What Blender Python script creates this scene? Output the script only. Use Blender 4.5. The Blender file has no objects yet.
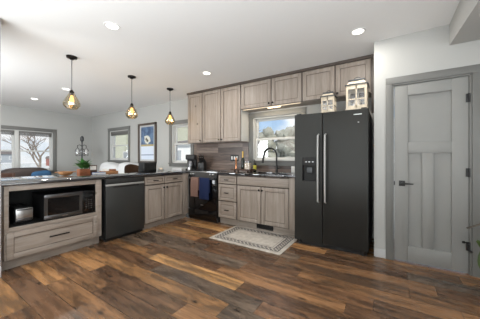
import bpy, bmesh, math, random
from mathutils import Vector, Matrix
random.seed(7)
SC = bpy.context.scene
COL = SC.collection
PI = math.pi

# ------------------------------------------------------------------ camera
cd = bpy.data.cameras.new('camera'); cam = bpy.data.objects.new('camera', cd); COL.objects.link(cam)
cd.sensor_width = 36; cd.lens = 231.5/480*36; cd.shift_y = -1.65/480; cd.clip_start = .02
cam.location = (0, 0, 1.19); cam.rotation_euler = (PI/2, 0, math.radians(32.8))
SC.camera = cam
vs = SC.view_settings
vs.view_transform = 'Standard'; vs.look = 'None'; vs.gamma = 1; vs.exposure = 0.0; vs.use_curve_mapping = False

# ------------------------------------------------------------------ world
SKY_STRENGTH = 1.15
wd = bpy.data.worlds.new('sky'); SC.world = wd; wd.use_nodes = True
def lin(c):
    return tuple((x/255/12.92 if x/255 <= .04045 else ((x/255+.055)/1.055)**2.4) for x in c) + (1,)
def sky_nodes():
    nt = wd.node_tree; nt.nodes.clear(); N = nt.nodes.new; L = nt.links.new
    out = N('ShaderNodeOutputWorld'); bg = N('ShaderNodeBackground'); bg.inputs[1].default_value = SKY_STRENGTH
    tc = N('ShaderNodeTexCoord'); sp = N('ShaderNodeSeparateXYZ'); L(tc.outputs['Generated'], sp.inputs[0])
    rp = N('ShaderNodeValToRGB'); e = rp.color_ramp.elements
    e[0].position = 0; e[0].color = lin((226, 234, 240)); e[1].position = .55; e[1].color = lin((60, 118, 196))
    m = e.new(.12); m.color = lin((176, 206, 236)); m = e.new(.25); m.color = lin((136, 182, 230))
    L(sp.outputs['Z'], rp.inputs[0])
    mp = N('ShaderNodeMapping'); mp.inputs['Scale'].default_value = (3, 3, 9); L(tc.outputs['Generated'], mp.inputs[0])
    no = N('ShaderNodeTexNoise'); no.inputs['Scale'].default_value = 1.3; no.inputs['Detail'].default_value = 6; L(mp.outputs[0], no.inputs['Vector'])
    cr = N('ShaderNodeValToRGB'); cr.color_ramp.elements[0].position = .42; cr.color_ramp.elements[1].position = .56; L(no.outputs[0], cr.inputs[0])
    mx = N('ShaderNodeMix'); mx.data_type = 'RGBA'; L(cr.outputs[0], mx.inputs[0]); L(rp.outputs[0], mx.inputs[6]); mx.inputs[7].default_value = lin((240, 243, 246))
    L(mx.outputs[2], bg.inputs[0]); L(bg.outputs[0], out.inputs[0])
sky_nodes()

# ------------------------------------------------------------------ large lights
def area(name, loc, rot, sx, sy, power, color=(1, 1, 1), spread=PI):
    l = bpy.data.lights.new(name, 'AREA'); l.shape = 'RECTANGLE'; l.size = sx; l.size_y = sy; l.energy = power; l.color = color; l.spread = spread
    o = bpy.data.objects.new(name, l); COL.objects.link(o); o.location = loc; o.rotation_euler = rot
    return o
FILL_TINT = (.91, .965, 1)  # cool tint shared by the added fill lamps
area('rear_fill', (-3.6, -3.3, 1.25), (math.radians(98), 0, 0), 4.0, 2.0, 9, FILL_TINT)  # unseen lamp added indoors, before the closed rear wall
area('ceiling_fill', (-.7, -1.5, .5), (math.radians(178), 0, 0), 5.5, 2.0, 350, FILL_TINT)  # unseen lamp added behind the camera, aimed up to brighten the ceiling
area('side_fill', (2.5, -.6, 1.1), (math.radians(98), 0, math.radians(90)), 3.0, 1.6, 48, FILL_TINT)  # unseen lamp added by the closed side wall to brighten the peninsula fronts
area('living_room_fill', (-4.9, -.7, 1.25), (math.radians(88), 0, math.radians(34)), 2.4, 1.3, 118, FILL_TINT)  # unseen lamp added mid-room to brighten the living room walls
sn = bpy.data.lights.new('sun', 'SUN'); sn.energy = 4.2; sn.angle = .03; sn.color = (1, .96, .9)
so = bpy.data.objects.new('sun', sn); COL.objects.link(so); so.rotation_euler = (math.radians(50), 0, math.radians(40))
RECESSED_POWER = 9

# ------------------------------------------------------------------ materials
def mat(name, color, rough=.5, metal=0, spec=.5, noise=0, nscale=8, bump=0, emit=None, estr=1, coat=0):
    m = bpy.data.materials.new(name); m.use_nodes = True; nt = m.node_tree; b = nt.nodes['Principled BSDF']
    c = lin(color); b.inputs['Base Color'].default_value = c
    b.inputs['Roughness'].default_value = rough; b.inputs['Metallic'].default_value = metal
    b.inputs['Specular IOR Level'].default_value = spec; b.inputs['Coat Weight'].default_value = coat
    if emit: b.inputs['Emission Color'].default_value = lin(emit); b.inputs['Emission Strength'].default_value = estr
    N = nt.nodes.new; L = nt.links.new
    tc = N('ShaderNodeTexCoord'); no = N('ShaderNodeTexNoise'); no.inputs['Scale'].default_value = nscale; no.inputs['Detail'].default_value = 5
    L(tc.outputs['Object'], no.inputs['Vector'])
    mx = N('ShaderNodeMix'); mx.data_type = 'RGBA'; k = noise if noise else .03
    mx.inputs[6].default_value = tuple(x*(1-k) for x in c[:3])+(1,); mx.inputs[7].default_value = tuple(min(1, x*(1+k)) for x in c[:3])+(1,)
    L(no.outputs[0], mx.inputs[0]); L(mx.outputs[2], b.inputs['Base Color'])
    if bump:
        bp = N('ShaderNodeBump'); bp.inputs['Strength'].default_value = bump; bp.inputs['Distance'].default_value = .004
        L(no.outputs[0], bp.inputs['Height']); L(bp.outputs[0], b.inputs['Normal'])
    return m

class G:
    """tiny node graph helper"""
    def __init__(s, name):
        s.m = bpy.data.materials.new(name); s.m.use_nodes = True; s.nt = s.m.node_tree; s.b = s.nt.nodes['Principled BSDF']
        s.tc = s.nt.nodes.new('ShaderNodeTexCoord')
    def n(s, t, **k):
        x = s.nt.nodes.new(t)
        for a, v in k.items(): setattr(x, a, v)
        return x
    def put(s, v, sock):
        if hasattr(v, 'is_output'): s.nt.links.new(v, sock)
        else: sock.default_value = v
    def math(s, op, a, b=0, c=None):
        x = s.n('ShaderNodeMath', operation=op); s.put(a, x.inputs[0]); s.put(b, x.inputs[1])
        if c is not None: s.put(c, x.inputs[2])
        return x.outputs[0]
    def xyz(s, v=None):
        x = s.n('ShaderNodeSeparateXYZ'); s.nt.links.new(v or s.tc.outputs['Object'], x.inputs[0]); return x.outputs
    def comb(s, a, b, c):
        x = s.n('ShaderNodeCombineXYZ'); s.put(a, x.inputs[0]); s.put(b, x.inputs[1]); s.put(c, x.inputs[2]); return x.outputs[0]
    def noise(s, v, scale=1, detail=4, rough=.5):
        x = s.n('ShaderNodeTexNoise'); s.nt.links.new(v, x.inputs['Vector']); x.inputs['Scale'].default_value = scale
        x.inputs['Detail'].default_value = detail; x.inputs['Roughness'].default_value = rough; return x.outputs[0]
    def white(s, v):
        x = s.n('ShaderNodeTexWhiteNoise', noise_dimensions='3D'); s.nt.links.new(v, x.inputs['Vector']); return x.outputs['Value']
    def ramp(s, f, stops, const=False):
        x = s.n('ShaderNodeValToRGB'); e = x.color_ramp.elements; x.color_ramp.interpolation = 'CONSTANT' if const else 'LINEAR'
        e[0].position = stops[0][0]; e[0].color = stops[0][1]; e[1].position = stops[-1][0]; e[1].color = stops[-1][1]
        for p, c in stops[1:-1]: q = e.new(p); q.color = c
        s.put(f, x.inputs[0]); return x.outputs[0]
    def mix(s, f, a, b, blend='MIX'):
        x = s.n('ShaderNodeMix', data_type='RGBA', blend_type=blend); s.put(f, x.inputs[0]); s.put(a, x.inputs[6]); s.put(b, x.inputs[7]); return x.outputs[2]
    def bump(s, h, st=.3, d=.003):
        x = s.n('ShaderNodeBump'); x.inputs['Strength'].default_value = st; x.inputs['Distance'].default_value = d
        s.put(h, x.inputs['Height']); s.nt.links.new(x.outputs[0], s.b.inputs['Normal'])
    def done(s, col, rough=.5, spec=.5):
        s.put(col, s.b.inputs['Base Color']); s.put(rough, s.b.inputs['Roughness']); s.b.inputs['Specular IOR Level'].default_value = spec
        return s.m
def g1(v): return (v, v, v, 1)

def wood(name, light, dark, axis='z', knot=True, rough=.45, contrast=1.0):
    g = G(name); o = g.xyz(); oi = g.n('ShaderNodeObjectInfo').outputs['Random']
    r = g.math('MULTIPLY', oi, 37.0)
    s = {'x': (1.1, 14, 14), 'y': (14, 1.1, 14), 'z': (14, 14, 1.1)}[axis]
    v = g.comb(g.math('ADD', g.math('MULTIPLY', o[0], s[0]), r), g.math('MULTIPLY', o[1], s[1]), g.math('ADD', g.math('MULTIPLY', o[2], s[2]), r))
    n1 = g.noise(v, 1, 6, .65); n2 = g.noise(v, 5, 3, .6)
    f = g.math('ADD', g.math('MULTIPLY', n1, .7*contrast), g.math('MULTIPLY', n2, .3*contrast))
    c = g.ramp(f, [(.5*contrast-.2, lin(dark)), (.5*contrast+.12, lin(light)), (1, lin(light))])
    if knot:
        kv = g.comb(g.math('ADD', o[0], r), o[1], g.math('ADD', o[2], r))
        vo = g.n('ShaderNodeTexVoronoi'); vo.inputs['Scale'].default_value = 2.6; g.nt.links.new(kv, vo.inputs['Vector'])
        k = g.ramp(vo.outputs['Distance'], [(.035, g1(1)), (.085, g1(0))])
        c = g.mix(k, c, lin(tuple(int(x*.5) for x in dark)))
    g.bump(n2, .12, .001)
    return g.done(c, rough)

def floor_mat():
    g = G('plank_floor'); o = g.xyz(); W = .178; LN = 1.25
    rowf = g.math('DIVIDE', g.math('ADD', o[1], 20), W); row = g.math('FLOOR', rowf)
    off = g.math('MULTIPLY', g.white(g.comb(row, 3.3, 1.7)), LN*3)
    colf = g.math('DIVIDE', g.math('ADD', g.math('ADD', o[0], 40), off), LN); colm = g.math('FLOOR', colf)
    rnd = g.white(g.comb(row, colm, .5)); rnd2 = g.white(g.comb(row, colm, 7.5))
    v = g.comb(g.math('MULTIPLY', o[0], 1.6), g.math('MULTIPLY', o[1], 17), g.math('MULTIPLY', rnd, 40))
    n1 = g.noise(v, 1, 7, .68); n2 = g.noise(v, 6, 3, .6)
    v3 = g.comb(g.math('MULTIPLY', o[0], 2.2), g.math('MULTIPLY', o[1], 11), g.math('MULTIPLY', rnd2, 60)); n3 = g.noise(v3, 1.3, 7, .7)
    base = g.ramp(rnd, [(0, lin((124, 92, 68))), (.16, lin((122, 104, 88))), (.28, lin((160, 118, 82))), (.45, lin((134, 98, 70))), (.58, lin((190, 140, 92))), (.70, lin((130, 110, 92))), (.8, lin((210, 160, 106))), (.93, lin((152, 112, 78)))], True)
    dk = g.ramp(n1, [(.30, g1(.28)), (.45, g1(.74)), (.55, g1(1.02)), (.70, g1(1.35))])
    c = g.mix(1, base, dk, 'MULTIPLY')
    amt = g.math('MULTIPLY', g.ramp(g.math('ADD', n3, g.math('MULTIPLY', g.math('SUBTRACT', rnd2, .5), .22)), [(.40, g1(0)), (.66, g1(1))]), .76)
    c = g.mix(amt, c, g.mix(rnd, lin((46, 34, 26)), lin((58, 51, 45))))
    c = g.mix(g.math('MULTIPLY', n2, .2), c, lin((44, 32, 25)))
    vo = g.n('ShaderNodeTexVoronoi'); vo.inputs['Scale'].default_value = 1; g.nt.links.new(g.comb(g.math('MULTIPLY', o[0], 3.2), g.math('MULTIPLY', o[1], 7), g.math('MULTIPLY', rnd, 20)), vo.inputs['Vector'])
    c = g.mix(g.ramp(vo.outputs['Distance'], [(.05, g1(.85)), (.16, g1(0))]), c, lin((34, 25, 20)))
    fy = g.math('FRACT', rowf); fx = g.math('FRACT', colf)
    sy = g.math('LESS_THAN', fy, .026); sx = g.math('LESS_THAN', fx, .0032)
    seam = g.math('MAXIMUM', sy, sx)
    c = g.mix(g.math('MULTIPLY', seam, .75), c, lin((20, 15, 12)))
    g.bump(g.math('SUBTRACT', n1, g.math('MULTIPLY', seam, .8)), .22, .003)
    return g.done(c, g.math('ADD', .17, g.math('MULTIPLY', n3, .2)), .5)

def tile_mat():
    g = G('wood_look_tile'); o = g.xyz(); W = .105; LN = .62
    rowf = g.math('DIVIDE', g.math('ADD', o[2], 5), W); row = g.math('FLOOR', rowf)
    off = g.math('MULTIPLY', g.white(g.comb(row, 1.3, 1.7)), LN)
    colf = g.math('DIVIDE', g.math('ADD', g.math('ADD', o[0], 30), off), LN); colm = g.math('FLOOR', colf)
    rnd = g.white(g.comb(row, colm, .5))
    v = g.comb(g.math('MULTIPLY', o[0], 2.5), g.math('MULTIPLY', rnd, 30), g.math('MULTIPLY', o[2], 30)); n1 = g.noise(v, 1, 6, .65)
    base = g.ramp(rnd, [(0, lin((104, 88, 80))), (.3, lin((124, 107, 97))), (.55, lin((90, 76, 70))), (.8, lin((138, 122, 112)))], True)
    c = g.mix(1, base, g.ramp(n1, [(.32, g1(.45)), (.68, g1(1.25))]), 'MULTIPLY')
    seam = g.math('MAXIMUM', g.math('LESS_THAN', g.math('FRACT', rowf), .04), g.math('LESS_THAN', g.math('FRACT', colf), .006))
    c = g.mix(seam, c, lin((84, 74, 70)))
    g.bump(g.math('SUBTRACT', n1, seam), .15, .002)
    return g.done(c, .35)

def granite_mat():
    g = G('dark_granite'); o = g.tc.outputs['Object']
    n = g.noise(o, 90, 3, .7); n2 = g.noise(o, 9, 5, .6)
    c = g.ramp(n, [(.42, lin((20, 20, 22))), (.56, lin((44, 44, 47))), (.70, lin((104, 104, 106)))])
    c = g.mix(g.math('MULTIPLY', n2, .4), c, lin((18, 18, 20)))
    g.b.inputs['Coat Weight'].default_value = 1; g.b.inputs['Coat IOR'].default_value = 1.65; g.b.inputs['Coat Roughness'].default_value = .03
    return g.done(c, .07, .75)

def rug_mat(w, d):
    g = G('woven_rug'); o = g.xyz()
    ex = g.math('SUBTRACT', w/2, g.math('ABSOLUTE', o[0])); ey = g.math('SUBTRACT', d/2, g.math('ABSOLUTE', o[1])); e = g.math('MINIMUM', ex, ey)
    P = .062
    a = g.math('ABSOLUTE', g.math('SUBTRACT', g.math('FRACT', g.math('DIVIDE', g.math('ADD', o[0], o[1]), P)), .5))
    b = g.math('ABSOLUTE', g.math('SUBTRACT', g.math('FRACT', g.math('DIVIDE', g.math('SUBTRACT', o[0], o[1]), P)), .5))
    dia = g.math('GREATER_THAN', g.math('MINIMUM', a, b), .14)
    def band(lo, hi): return g.math('MULTIPLY', g.math('GREATER_THAN', e, lo), g.math('LESS_THAN', e, hi))
    dark = g.math('MULTIPLY', band(.062, .142), dia)
    dark = g.math('MAXIMUM', dark, band(.055, .066)); dark = g.math('MAXIMUM', dark, band(.138, .149)); dark = g.math('MAXIMUM', dark, g.math('MULTIPLY', band(.17, .18), .6))
    n = g.noise(g.tc.outputs['Object'], 14, 6, .65); n2 = g.noise(g.tc.outputs['Object'], 160, 2)
    base = g.ramp(n, [(.3, lin((168, 160, 150))), (.7, lin((206, 199, 190)))])
    c = g.mix(dark, base, lin((74, 72, 74)))
    g.bump(n2, .4, .003)
    return g.done(c, .95, .1)

def glass_mat(name, tint=(1, 1, 1), gloss=.06, rough=.02):
    m = bpy.data.materials.new(name); m.use_nodes = True; nt = m.node_tree; nt.nodes.clear(); N = nt.nodes.new
    out = N('ShaderNodeOutputMaterial'); t = N('ShaderNodeBsdfTransparent'); t.inputs[0].default_value = tuple(tint)+(1,)
    gl = N('ShaderNodeBsdfGlossy'); gl.inputs['Roughness'].default_value = rough
    lw = N('ShaderNodeLayerWeight'); lw.inputs[0].default_value = .25
    ma = N('ShaderNodeMath'); ma.operation = 'MULTIPLY_ADD'; ma.inputs[1].default_value = .35; ma.inputs[2].default_value = gloss
    nt.links.new(lw.outputs['Fresnel'], ma.inputs[0])
    mx = N('ShaderNodeMixShader'); nt.links.new(ma.outputs[0], mx.inputs[0]); nt.links.new(t.outputs[0], mx.inputs[1]); nt.links.new(gl.outputs[0], mx.inputs[2])
    nt.links.new(mx.outputs[0], out.inputs[0]); return m

M = {}
CL, CDK = (165, 154, 144), (130, 118, 107)
M['cab'] = wood('driftwood_vertical', CL, CDK, 'z')
M['cabx'] = wood('driftwood_horizontal', CL, CDK, 'x')
M['frame'] = wood('cabinet_edge', (92, 80, 71), (66, 56, 49), 'z', False)  # carcass toned dark: shade in the gaps between fronts put into the colour
M['bead'] = wood('dark_bead', (112, 97, 86), (86, 74, 65), 'z', False)  # darker strips along the edges of the door panels
M['crown'] = wood('crown_brown', (84, 71, 62), (62, 52, 45), 'x', False)
M['floor'] = floor_mat(); M['tile'] = tile_mat(); M['granite'] = granite_mat()
M['wall'] = mat('wall_paint', (180, 180, 177), .7, spec=.3, noise=.012, nscale=3)
M['ceil'] = mat('ceiling_paint', (232, 232, 231), .8, spec=.2, noise=.012, nscale=60, bump=.15)
M['trim'] = mat('gray_trim', (116, 116, 113), .45)
M['door'] = mat('gray_door', (142, 142, 139), .5)
M['basebd'] = mat('pale_baseboard', (190, 190, 189), .5)
M['sash'] = mat('white_sash', (206, 206, 203), .45)
M['blind'] = mat('gray_blind', (120, 119, 116), .7, noise=.1, nscale=40)
M['black'] = mat('matte_black', (24, 24, 25), .4)
M['blackgloss'] = mat('black_glass', (12, 12, 14), .06, spec=.6)
M['knob'] = mat('dark_bronze', (34, 30, 28), .35, metal=.6)
M['fridge'] = mat('black_stainless', (50, 50, 48), .38, metal=.6, noise=.04, nscale=3)
M['fridgeside'] = mat('fridge_side', (52, 53, 54), .5)
M['dw'] = mat('dark_slate_steel', (66, 67, 66), .42, metal=.5)
M['steel'] = mat('brushed_steel', (196, 196, 196), .28, metal=1)
M['dsteel'] = mat('dark_steel', (120, 120, 122), .3, metal=1)
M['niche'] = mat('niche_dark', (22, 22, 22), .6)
M['glass'] = glass_mat('window_glass')
M['pglass'] = glass_mat('smoke_amber_glass', (.93, .89, .80), .10, .03)
M['cglass'] = glass_mat('clear_glass', (.95, .95, .95), .08)
M['bulb'] = mat('glowing_filament', (255, 200, 120), .4, emit=(255, 196, 110), estr=3)
M['lens'] = mat('light_lens', (255, 252, 245), .4, emit=(255, 250, 240), estr=4)
M['led'] = mat('led_strip', (255, 240, 215), .4, emit=(255, 226, 180), estr=5)
M['led_dim'] = mat('lit_diffuser', (240, 225, 200), .5, emit=(255, 226, 186), estr=.45)
M['satin'] = mat('satin_steel', (176, 176, 174), .45, metal=.4)
M['white'] = mat('white_plastic', (230, 230, 228), .4)
M['copper'] = mat('copper', (206, 148, 112), .25, metal=1)
M['gold'] = mat('gold_foil', (200, 164, 90), .3, metal=1)
M['bottle'] = mat('dark_green_glass', (22, 32, 22), .08, spec=.6)
M['candle'] = mat('cream_wax', (236, 220, 198), .5)
M['dwood'] = wood('dark_walnut', (78, 52, 40), (50, 34, 27), 'x', False)
M['mwood'] = wood('honey_wood', (190, 138, 92), (138, 92, 56), 'y', False)
M['rwood'] = wood('red_wood', (142, 84, 50), (96, 54, 32), 'y', False)
M['leaf'] = mat('green_leaf', (62, 108, 52), .4, noise=.3, nscale=14)
M['leaf2'] = mat('deep_green_leaf', (78, 100, 44), .4, noise=.3, nscale=10)
M['stem'] = mat('stem_brown', (88, 80, 70), .6, noise=.2)
M['soil'] = mat('soil', (50, 38, 30), .95, noise=.3, nscale=60, bump=.5)
M['navy'] = mat('navy_cloth', (56, 68, 108), .9, spec=.1, noise=.12, nscale=90, bump=.3)
M['pink'] = mat('dusty_pink_cloth', (176, 142, 130), .9, spec=.1, noise=.12, nscale=90, bump=.3)
M['sofa'] = mat('brown_leather', (62, 52, 48), .5, noise=.15, nscale=8)
M['blue'] = mat('blue_cushion', (44, 84, 120), .85, noise=.3, nscale=12)
M['wsofa'] = mat('pale_gray_fabric', (206, 207, 208), .9, noise=.06, nscale=30, bump=.3)
M['wicker'] = mat('brown_wicker', (92, 68, 50), .7, noise=.5, nscale=60, bump=.8)
M['lwhite'] = wood('whitewashed_wood', (212, 200, 180), (176, 162, 140), 'z', False)
M['zinc'] = mat('dark_zinc', (84, 86, 88), .4, metal=.7)
M['pot'] = mat('gray_ceramic', (150, 150, 148), .4)
M['bluebook'] = mat('blue_cover', (56, 84, 140), .5)
M['paper'] = mat('paper', (228, 226, 220), .8)
M['yellow'] = mat('yellow_label', (196, 186, 70), .5)
M['bark'] = mat('tree_bark', (128, 116, 104), .9, noise=.25, nscale=20)
M['snow'] = mat('pale_winter_ground', (196, 198, 192), .95, noise=.12, nscale=.25)
M['siding'] = mat('beige_siding', (198, 200, 178), .8)
M['wsiding'] = mat('white_siding', (224, 226, 224), .8)
M['gsiding'] = mat('gray_siding', (160, 166, 170), .8)
M['roof'] = mat('roof_shingle', (110, 104, 100), .9, noise=.2, nscale=12)
M['hedge'] = mat('gray_green_foliage', (146, 147, 134), .95, noise=.35, nscale=5)
M['red'] = mat('brick_red', (142, 84, 72), .7)

# ------------------------------------------------------------------ mesh helpers
class MB:
    def __init__(s): s.bm = bmesh.new()
    def _add(s, t):
        me = bpy.data.meshes.new('t'); t.to_mesh(me); t.free(); s.bm.from_mesh(me); bpy.data.meshes.remove(me)
    def box(s, x0, y0, z0, x1, y1, z1, bev=0, seg=2, mtx=None):
        t = bmesh.new(); bmesh.ops.create_cube(t, size=1)
        for v in t.verts: v.co = Vector(((x0+x1)/2+v.co.x*(x1-x0), (y0+y1)/2+v.co.y*(y1-y0), (z0+z1)/2+v.co.z*(z1-z0)))
        if bev: bmesh.ops.bevel(t, geom=t.edges[:], offset=bev, segments=seg, affect='EDGES', profile=.5)
        if mtx: t.transform(mtx)
        s._add(t); return s
    def cyl(s, p0, p1, r0, r1=None, n=16):
        r1 = r0 if r1 is None else r1; p0 = Vector(p0); p1 = Vector(p1); d = p1-p0
        t = bmesh.new(); bmesh.ops.create_cone(t, cap_ends=True, segments=n, radius1=max(r0, 1e-4), radius2=max(r1, 1e-4), depth=d.length)
        t.transform(Matrix.Translation((p0+p1)/2) @ d.to_track_quat('Z', 'Y').to_matrix().to_4x4()); s._add(t); return s
    def tube(s, pts, r, n=8):
        pts = [Vector(p) for p in pts]; rr = r if isinstance(r, (list, tuple)) else [r]*len(pts); bm = s.bm; rings = []
        for i, p in enumerate(pts):
            d = (pts[min(i+1, len(pts)-1)]-pts[max(i-1, 0)]).normalized(); q = d.to_track_quat('Z', 'Y')
            rings.append([bm.verts.new(p+q @ Vector((math.cos(2*PI*k/n)*rr[i], math.sin(2*PI*k/n)*rr[i], 0))) for k in range(n)])
        for a, b in zip(rings, rings[1:]):
            best = min(range(n), key=lambda o: sum((a[k].co-b[(k+o) % n].co).length for k in range(n)))
            for k in range(n): bm.faces.new((a[k], a[(k+1) % n], b[(k+1+best) % n], b[(k+best) % n]))
        bm.faces.new(rings[0][::-1]); bm.faces.new(rings[-1]); return s
    def lathe(s, prof, cx=0, cy=0, cz=0, n=24, mtx=None, cap=True):
        t = bmesh.new(); rings = []
        for r, z in prof: rings.append([t.verts.new((cx+math.cos(2*PI*k/n)*max(r, 1e-4), cy+math.sin(2*PI*k/n)*max(r, 1e-4), cz+z)) for k in range(n)])
        for a, b in zip(rings, rings[1:]):
            for k in range(n): t.faces.new((a[k], a[(k+1) % n], b[(k+1) % n], b[k]))
        
        if cap: t.faces.new(rings[0][::-1]); t.faces.new(rings[-1])
        else:
            for k in range(n): t.faces.new((rings[-1][k], rings[-1][(k+1) % n], rings[0][(k+1) % n], rings[0][k]))
        bmesh.ops.recalc_face_normals(t, faces=t.faces[:])
        if mtx: t.transform(mtx)
        s._add(t); return s
    def prism(s, poly, a0, a1, axis='x'):
        t = bmesh.new()
        def P(u, v, a): return {'x': (a, u, v), 'y': (u, a, v), 'z': (u, v, a)}[axis]
        A = [t.verts.new(P(u, v, a0)) for u, v in poly]; B = [t.verts.new(P(u, v, a1)) for u, v in poly]; n = len(poly)
        t.faces.new(A); t.faces.new(B[::-1])
        for k in range(n): t.faces.new((A[k], B[k], B[(k+1) % n], A[(k+1) % n]))
        bmesh.ops.recalc_face_normals(t, faces=t.faces[:]); s._add(t); return s
    def cushion(s, cx, cy, cz, sx, sy, sz, mtx=None, p=4.0):
        t = bmesh.new(); bmesh.ops.create_uvsphere(t, u_segments=28, v_segments=18, radius=1)
        for v in t.verts:
            x, y, z = v.co; k = (abs(x)**p+abs(y)**p+abs(z)**p)**(-1/p) if v.co.length else 1
            v.co = Vector((x*k*sx/2, y*k*sy/2, z*k*sz/2))
        t.transform(Matrix.Translation((cx, cy, cz)) @ (mtx or Matrix())); s._add(t); return s
    def build(s, name, m, parent=None, flat=False):
        me = bpy.data.meshes.new(name); s.bm.to_mesh(me); s.bm.free()
        if not flat:
            me.polygons.foreach_set('use_smooth', [True]*len(me.polygons)); me.set_sharp_from_angle(angle=math.radians(38))
        me.materials.append(M[m] if isinstance(m, str) else m)
        o = bpy.data.objects.new(name, me); COL.objects.link(o)
        if parent: o.parent = parent
        return o
def tag(o, label, cat, group=None, kind=None):
    o['label'] = label; o['category'] = cat
    if group: o['group'] = group
    if kind: o['kind'] = kind
    return o
def thing(name, label, cat, loc=(0, 0, 0), rz=0, group=None):
    o = bpy.data.objects.new(name, None); COL.objects.link(o); o.location = loc; o.rotation_euler = (0, 0, math.radians(rz)); o.empty_display_size = .1
    return tag(o, label, cat, group)
def struct(o, label, cat):
    return tag(o, label, cat, kind='structure')
def center(o):
    """put a single mesh thing's origin at the middle of its base"""
    me = o.data; vs_ = [v.co for v in me.vertices]
    c = Vector(((min(v.x for v in vs_)+max(v.x for v in vs_))/2, (min(v.y for v in vs_)+max(v.y for v in vs_))/2, min(v.z for v in vs_)))
    me.transform(Matrix.Translation(-c)); o.location = c; return o

# ------------------------------------------------------------------ setting
YB, YD, XL, ZC = 3.93, 3.24, -8.6, 2.594          # back wall, door wall, left wall, ceiling
XR, YR = 2.6, -3.5
T = .16
struct(MB().box(XL-T, YR-T, -.12, XR+T, YB+T, 0).build('floor', 'floor'), 'brown mixed-tone wood plank floor', 'floor')
struct(MB().box(XL-T, YR-T, ZC, XR+T, YB+T, ZC+.12).build('ceiling', 'ceil'), 'pale flat painted ceiling', 'ceiling')
def holed(u0, u1, holes, fn):
    """fill u0..u1 x 0..ZC leaving rectangular holes (a0,a1,z0,z1)"""
    us = sorted({u0, u1} | {h[0] for h in holes} | {h[1] for h in holes})
    for a, b in zip(us, us[1:]):
        hs = sorted([h for h in holes if h[0] <= a+1e-6 and h[1] >= b-1e-6], key=lambda h: h[2]); z = 0
        for h in hs:
            if h[2] > z: fn(a, b, z, h[2])
            z = h[3]
        if z < ZC: fn(a, b, z, ZC)
CW = .09
WINS = [(-7.52, -6.33, 1.03, 2.115), (-4.635, -3.80, .975, 2.095), (-2.315, -1.19, 1.05, 2.05)]      # outer casing rectangles
HOLES = [(a+CW, b-CW, c+CW, d-CW) for a, b, c, d in WINS]
w = MB(); holed(XL-T, -.155, HOLES, lambda a, b, c, d: w.box(a, YB, c, b, YB+T, d))
struct(w.build('wall_back', 'wall'), 'pale gray wall behind cabinets and dining windows', 'wall')
LW = [(.33, 2.925, .72, 2.05)]
w = MB(); holed(YR-T, YB, [(a+CW, b-CW, c+CW, d-CW) for a, b, c, d in LW], lambda a, b, c, d: w.box(XL-T, a, c, XL, b, d))
struct(w.build('wall_left', 'wall'), 'pale far wall with the wide living room window', 'wall')
DX0, DX1, DZ = .035, .695, 2.04
w = MB(); holed(-.155, XR+T, [(DX0, DX1, 0, DZ)], lambda a, b, c, d: w.box(a, YD, c, b, YD+.12, d))
w.box(-.155, YD+.12, 0, -.035, YB+T, ZC)
struct(w.build('wall_right', 'wall'), 'white wall around gray door beside refrigerator', 'wall')
struct(MB().box(XR, YR-T, 0, XR+T, YD, ZC).build('wall_side', 'wall'), 'side wall outside the picture', 'wall')
w = MB(); w.box(XL, YR-T, 0, XR, YR, ZC)
struct(w.build('wall_rear', 'wall'), 'rear wall outside the picture', 'wall')
struct(MB().box(-3.46, -.35, 0, -3.268, .652, ZC, .004).build('wall_front', 'wall'), 'white wall end at the left edge beside peninsula', 'wall')
# sloping soffit at upper right
s = MB(); s.prism([(YD, 2.372), (YD, ZC), (.9, ZC), (.9, 2.196)], .532, XR, 'x')
struct(s.build('ceiling_soffit', 'wall'), 'boxed white soffit dropping from the ceiling at upper right', 'soffit')
# baseboards
def baseb(name, x0, y0, x1, y1, label):
    struct(MB().box(x0, y0, 0, x1, y1, .105, .004).build(name, 'basebd'), label, 'baseboard')
baseb('baseboard_right', -.155, YD-.014, -.03, YD, 'pale baseboard between refrigerator and door')
baseb('baseboard_left', XL, YR, XL+.014, YB, 'baseboard along the far living room wall')
baseb('baseboard_back', XL+.02, YB-.014, -4.36, YB, 'baseboard under the dining windows')
baseb('baseboard_front', -3.266, -.35, -3.252, .652, 'baseboard on white wall end at left edge')
# door in the right wall
d = bpy.data.objects.new('door_1', None); COL.objects.link(d); d.location = (0, YD, 0); struct(d, 'gray three-panel door with black lever handle', 'door')
c = MB()
c.box(DX0-.062-.008, -.022, 0, DX0-.008, .0, DZ+.008, .003).box(DX1+.008, -.022, 0, DX1+.07+.05, 0, DZ+.008, .003)
c.box(DX0-.07, -.022, DZ+.008, DX1+.12, 0, DZ+.008+.075, .003)
c.box(DX0-.008, -.012, 0, DX0+.012, .118, DZ, .002).box(DX1-.012, -.012, 0, DX1+.008, .118, DZ, .002).box(DX0-.008, -.012, DZ-.012, DX1+.008, .118, DZ+.008, .002)
c.build('door_casing', 'trim', d)
s = MB(); x0, x1, zt = DX0+.015, DX1-.015, DZ-.016; y0, y1 = .0, .035
s.box(x0+.02, y0+.026, .02, x1-.02, y1+.004, zt-.02)                                  # recessed panel sheet
px0, px1, pm0, pm1 = .178, .552, .306, .404
for a in ((x0, .012, px0, zt), (px1, .012, x1, zt), (px0, .012, px1, .19), (px0, 1.245, px1, 1.365), (px0, 1.9, px1, zt), (pm0, .19, pm1, 1.245)):
    s.box(a[0], y0, a[1], a[2], y1, a[3], .0025)
s.build('door_slab', 'door', d)
h = MB(); h.box(.094, -.012, .868, .152, .004, .93, .003).cyl((.125, -.012, .9), (.125, -.05, .9), .011).tube([(.125, -.048, .9), (.16, -.05, .899), (.225, -.046, .897)], [.01, .0085, .006], 10)
h.build('door_handle', 'black', d)
h = MB(); h.box(.047, -.014, .875, .056, .0, .92, .002); h.build('strike_plate', 'black', d)
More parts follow.
